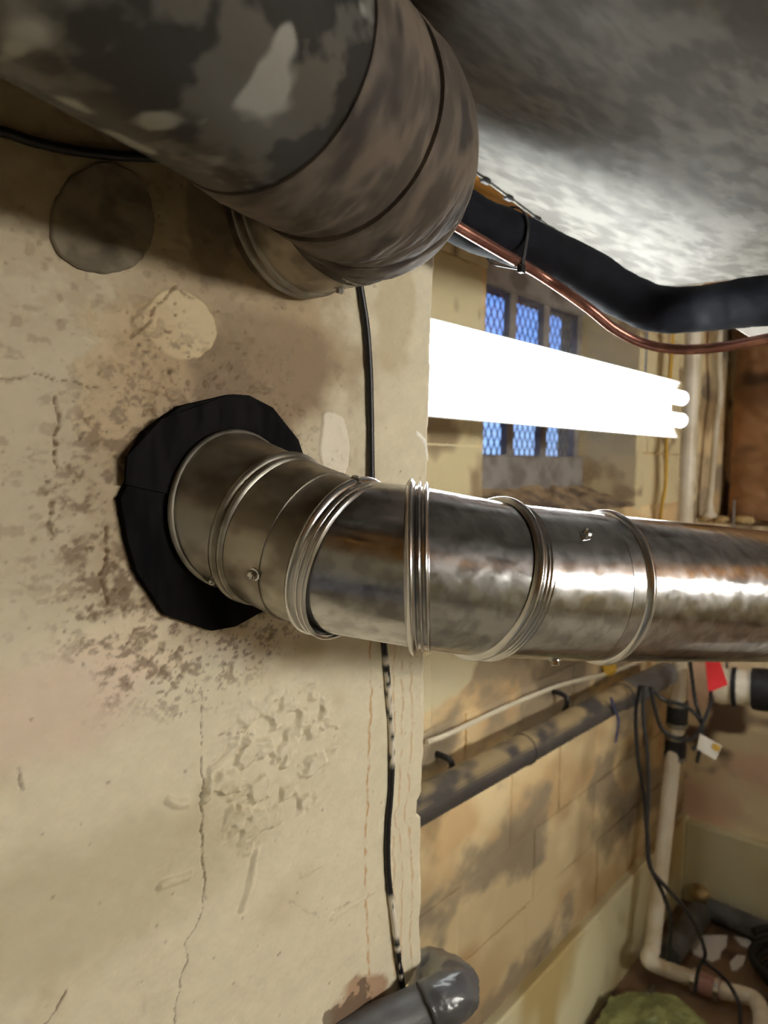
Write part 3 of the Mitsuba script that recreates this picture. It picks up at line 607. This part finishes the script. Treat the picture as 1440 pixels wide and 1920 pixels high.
obj('wall_cable', tube(spline([at_y(*q, D2 - .016) for q in ((800, 1392), (850, 1372), (950, 1325), (1050, 1285), (1140, 1262), (1200, 1240))], 8), .006, 10), 'm_paint', label='thin painted-over cable on the far wall just above the drain pipe', cat='cable')
for px, py, l in ((828, 1432, 'left'), (1046, 1311, 'right')):
    c = at_y(px, py, D2 - .02); h = thing('pipe_hook', f'dark iron hook in the far wall above the drain pipe, {"left" if l == "left" else "right"} one of two', 'hook')
    obj('shank', tube(spline([c + V(0, .03, .02), c + V(0, -.02, .015), c + V(0, -.028, -.005), c + V(0, -.02, -.03)], 5), .007, 10), 'm_black', h)
    obj('plate', lathe([(0, .016), (.004, .016), (.005, .006)], c + V(0, .022, .02), ydir, 18, True), 'm_darkiron', h)
st = spline([at_y(*q, .80) for q in ((1146, 1308), (1152, 1328), (1160, 1350), (1158, 1372), (1155, 1392))], 6)
fy = at_y(1143, 1254, D2 - .02); obj('foam_lump', blob(fy, (.035, .018, .022), .35, 9, 3, 6), 'm_yellow', label='yellow foam lump stuck to the far wall above the drain pipe joint', cat='foam')
obj('strap_end', loft([[p + V(-.007, 0, 0), p + V(.007, 0, 0), p + V(.007, .002, 0), p + V(-.007, .002, 0)] for p in st], True), 'm_blue', label='short dark blue strap dangling below the drain pipe joint', cat='strap')

# white drain pipe in the corner, with its rubber couplings
YV = .825
pvc = thing('white_pipe', 'white plastic drain pipe standing in the corner with black rubber couplings', 'pipe')
p0, p1, p2 = at_y(1302, 560, YV), at_y(1268, 1372, YV), at_y(1223, 1778, YV)
p0 = p0 + (p0 - p1) * .3
obj('riser', tube(line(p0, p1, 10), .0255, 28), 'm_pvc', pvc)
obj('riser', tube(line(p1, p2, 10), .0255, 28), 'm_pvc', pvc)
dv = nz(p1 - p0)
for py in (1338, 1400):
    c = at_y(1270 - (py - 1338) * .06, py, YV)
    obj('rubber_coupling', lathe([(-.046, .026), (-.046, .033), (-.03, .0355), (.03, .0355), (.046, .033), (.046, .026)], c, dv, 32), 'm_rubber', pvc)
    for t in (-.036, .036):
        obj('clamp', lathe([(-.006, .034), (-.006, .0375), (.006, .0375), (.006, .034)], c + dv * t, dv, 32), 'm_steel', pvc)
fl = [p2, at_y(1217, 1800, YV - .01)] + [at_z(*q, .055) for q in ((1243, 1815), (1290, 1832), (1340, 1853), (1395, 1866), (1418, 1878), (1428, 1905), (1430, 1940))]
flp = spline(fl, 8)
obj('floor_run', tube(flp, .0265, 24), 'm_pvc', pvc, label='yellowed lower run lying along the floor')
ca_, cb_ = at_z(1297, 1835, .055), at_z(1335, 1851, .055); df = nz(cb_ - ca_)
obj('floor_coupling', lathe([(0, .026), (0, .033), (.012, .034), (.075, .034), (.09, .033), (.09, .026)], ca_, df, 28), 'm_pinkrubber', pvc, label='dull pink rubber coupling')
for t in (.008, .082): obj('clamp', lathe([(-.007, .033), (-.007, .0372), (.007, .0372), (.007, .033)], ca_ + df * t, df, 28), 'm_screw', pvc)
cond = thing('conduit', 'narrow cream conduit in the corner to the right of the white pipe', 'conduit')
cq = spline([at_y(*q, .90) for q in ((1352, 560), (1348, 660), (1350, 740), (1344, 790), (1338, 860), (1331, 940), (1330, 962))], 8)
obj('tube', tube(cq, .0125, 16), 'm_pvc', cond)
obj('foot', lathe([(0, .013), (.03, .016), (.05, .028), (.055, .03)], cq[-1] + V(0, 0, .04), V(0, 0, -1), 20, True), 'm_pvc', cond)
obj('yellow_cable', tube(spline([at_y(*q, D2 - .012) for q in ((1262, 560), (1261, 640), (1256, 720), (1250, 820), (1249, 900), (1240, 960), (1238, 1010))], 8), .0055, 10), 'm_yellow', label='yellow cable running down the far wall behind the shop light end', cat='cable')

# wires hanging from the drain pipe
def wire(q, r, lab, m='m_black'):
    obj('wire', tube(spline([at_d(*a) for a in q], 9), r, 10), m, label=lab, cat='wire')
wire([(1200, 1285, 2.16), (1192, 1340, 2.15), (1196, 1420, 2.14), (1207, 1490, 2.13), (1214, 1570, 2.12), (1220, 1625, 2.12), (1245, 1680, 2.15), (1258, 1730, 2.2), (1252, 1800, 2.3)], .0058, 'left black wire from the drain pipe, ending at the grey floor pipe')
wire([(1207, 1285, 2.14), (1206, 1340, 2.13), (1213, 1410, 2.12), (1216, 1480, 2.11), (1213, 1560, 2.1), (1219, 1625, 2.1), (1250, 1665, 2.12), (1285, 1705, 2.2), (1312, 1755, 2.32), (1322, 1790, 2.36), (1310, 1815, 2.38), (1303, 1860, 2.38)], .0058, 'long black wire crossing to the floor pipe coupling')
wire([(1219, 1287, 2.16), (1228, 1330, 2.16), (1240, 1365, 2.17), (1262, 1382, 2.17), (1290, 1388, 2.2), (1305, 1378, 2.22), (1316, 1360, 2.24), (1332, 1320, 2.26), (1332, 1295, 2.26)], .0058, 'black wire looping round the white pipe below its upper coupling')
wire([(1220, 1290, 2.3), (1245, 1312, 2.3), (1275, 1320, 2.28), (1300, 1335, 2.26), (1316, 1360, 2.26), (1310, 1395, 2.26), (1298, 1405, 2.26)], .006, 'black wire passing behind the upper coupling to the white tag')
wire([(1294, 1240, 2.3), (1303, 1310, 2.3), (1314, 1350, 2.28), (1318, 1375, 2.28), (1306, 1430, 2.28)], .006, 'black wire dropping beside the red flag')
wire([(1322, 1805, 2.36), (1345, 1822, 2.38), (1370, 1850, 2.4), (1386, 1885, 2.36), (1388, 1930, 2.3)], .0058, 'black wire drooping over the pipe elbow on the floor')
def flat(name, o, d, th, m, lab, cat_):
    pts = [at_d(a, b, d) for a, b in o]; c = pts[0]; w = -FW; u_ = RT; v_ = UP
    obj(name, plate(Polygon([((p - c) @ u_, (p - c) @ v_) for p in pts]), c, u_, v_, th), m, smooth=False, label=lab, cat=cat_)
flat('wire_tag', [(1312, 1375), (1353, 1398), (1341, 1425), (1306, 1404)], 2.25, .003, 'm_tag', 'white paper tag on the wires beside the white pipe', 'tag')
tg = [at_d(a, b, 2.244) for a, b in ((1338, 1393), (1351, 1400), (1347, 1409), (1334, 1402))]
obj('print', plate(Polygon([((p - tg[0]) @ RT, (p - tg[0]) @ UP) for p in tg]), tg[0], RT, UP, .002), 'm_yellow', 'wire_tag', smooth=False, label='yellow printed corner')
flat('red_flag', [(1322, 1240), (1349, 1240), (1364, 1283), (1328, 1298)], 2.262, .004, 'm_red', 'bright red plastic flag just below the stovepipe', 'flag')

# large horizontal waste pipe at the right edge
ws = thing('waste_pipe', 'thick cream waste pipe with a black rubber coupling at the right edge', 'pipe')
wa, wb = at_d(1342, 1284, 2.42), at_d(1500, 1300, 2.30); wd = nz(wb - wa)
obj('pipe_run', lathe([(0, .03), (.0, .056), (.02, .06), (.04, .056), (.12, .056), (.5, .056)], wa, wd, 36, True), 'm_pvc', ws)
obj('ring', lathe([(-.008, .055), (-.006, .062), (.006, .062), (.008, .055)], wa + wd * .055, wd, 36), 'm_rubber', ws)
obj('coupling', lathe([(0, .055), (0, .064), (.02, .067), (.2, .067), (.22, .064), (.22, .055)], wa + wd * .105, wd, 36), 'm_rubber', ws, label='black rubber coupling')
obj('pipe_strap', tube(line(wa + wd * .03 + V(0, 0, .05), wa + wd * .03 + V(0, 0, .6), 4), .004, 8), 'm_steel', ws)

# ------------------------------------------------------------------ on the floor
g1 = [at_z(1252, 1795, .05), at_z(1312, 1712, .05)]
obj('grey_floor_pipe', tube(line(g1[0], g1[1], 20), .044, 28), 'm_greypipe', label='short fat grey pipe lying on the floor beside the white pipe', cat='pipe')
g2 = [at_z(1328, 1703, .045), at_z(1470, 1762, .045)]
obj('grey_floor_pipe', tube(line(g2[0], g2[1], 20), .040, 28), 'm_greypipe', label='long grey pipe along the foot of the end wall', cat='pipe')
obj('foam_lump', blob(at_x(1314, 1678, XE - .07), (.03, .035, .04), .3, 9, 3, 4), 'm_stone', label='tan foam lump on the plinth corner above the grey pipes', cat='foam')
for k, o in enumerate(([(1290, 1762), (1318, 1755), (1364, 1755), (1362, 1775), (1352, 1785), (1350, 1798), (1335, 1804), (1318, 1796), (1300, 1790)], [(1376, 1757), (1400, 1762), (1420, 1775), (1410, 1780), (1388, 1772)], [(1368, 1806), (1382, 1792), (1398, 1794), (1394, 1808), (1382, 1820), (1372, 1820)])):
    q = np.array([at_z(a, b, .005)[:2] for a, b in o])
    obj('paint_patch', plate(Polygon(q).buffer(.006).buffer(-.006), V(0, 0, .003), V(1, 0, 0), V(0, 1, 0), .006), 'm_white', 'floor', smooth=False, label='flake of white paint left on the brown floor' if k == 0 else None)
bagc = at_z(1238, 1940, .05); bm = blob(bagc, (.16, .17, .065), .30, 8, 5, 3); bm.vertices[:, 2] += .02 * (np.abs(meshkit.fbm(bm.vertices * 26, 3, 8) - .5) * 2 - .2)
bm.vertices[:, 2] = np.maximum(bm.vertices[:, 2], .004)
obj('plastic_bag', bm, 'm_bag', smooth=25, label='crumpled green plastic bag on the floor at the foot of the white pipe', cat='bag')
hc = at_z(1500, 1838, .03)
t = np.linspace(0, 2 * np.pi * 3.2, 200)
obj('hose_coil', tube(np.stack([hc[0] + (.11 + .003 * t) * np.cos(t), hc[1] + (.11 + .003 * t) * np.sin(t), .018 + .0045 * t + .004 * np.sin(3 * t)], 1), .013, 12), 'm_rubber', label='coil of black hose on the floor at the bottom right corner', cat='hose')
vc = at_z(1218, 1862, .05); vl = thing('drain_valve', 'small steel drain valve on the floor between wall and green bag', 'valve')
obj('body', lathe([(0, .012), (.03, .014), (.035, .02), (.05, .02), (.055, .01)], V(vc[0], vc[1], .003), Zh, 18, True), 'm_steel', vl)
obj('handle', cat(box(vc[0] - .028, vc[0] + .028, vc[1] - .006, vc[1] + .006, .058, .066, .002)), 'm_steel', vl)
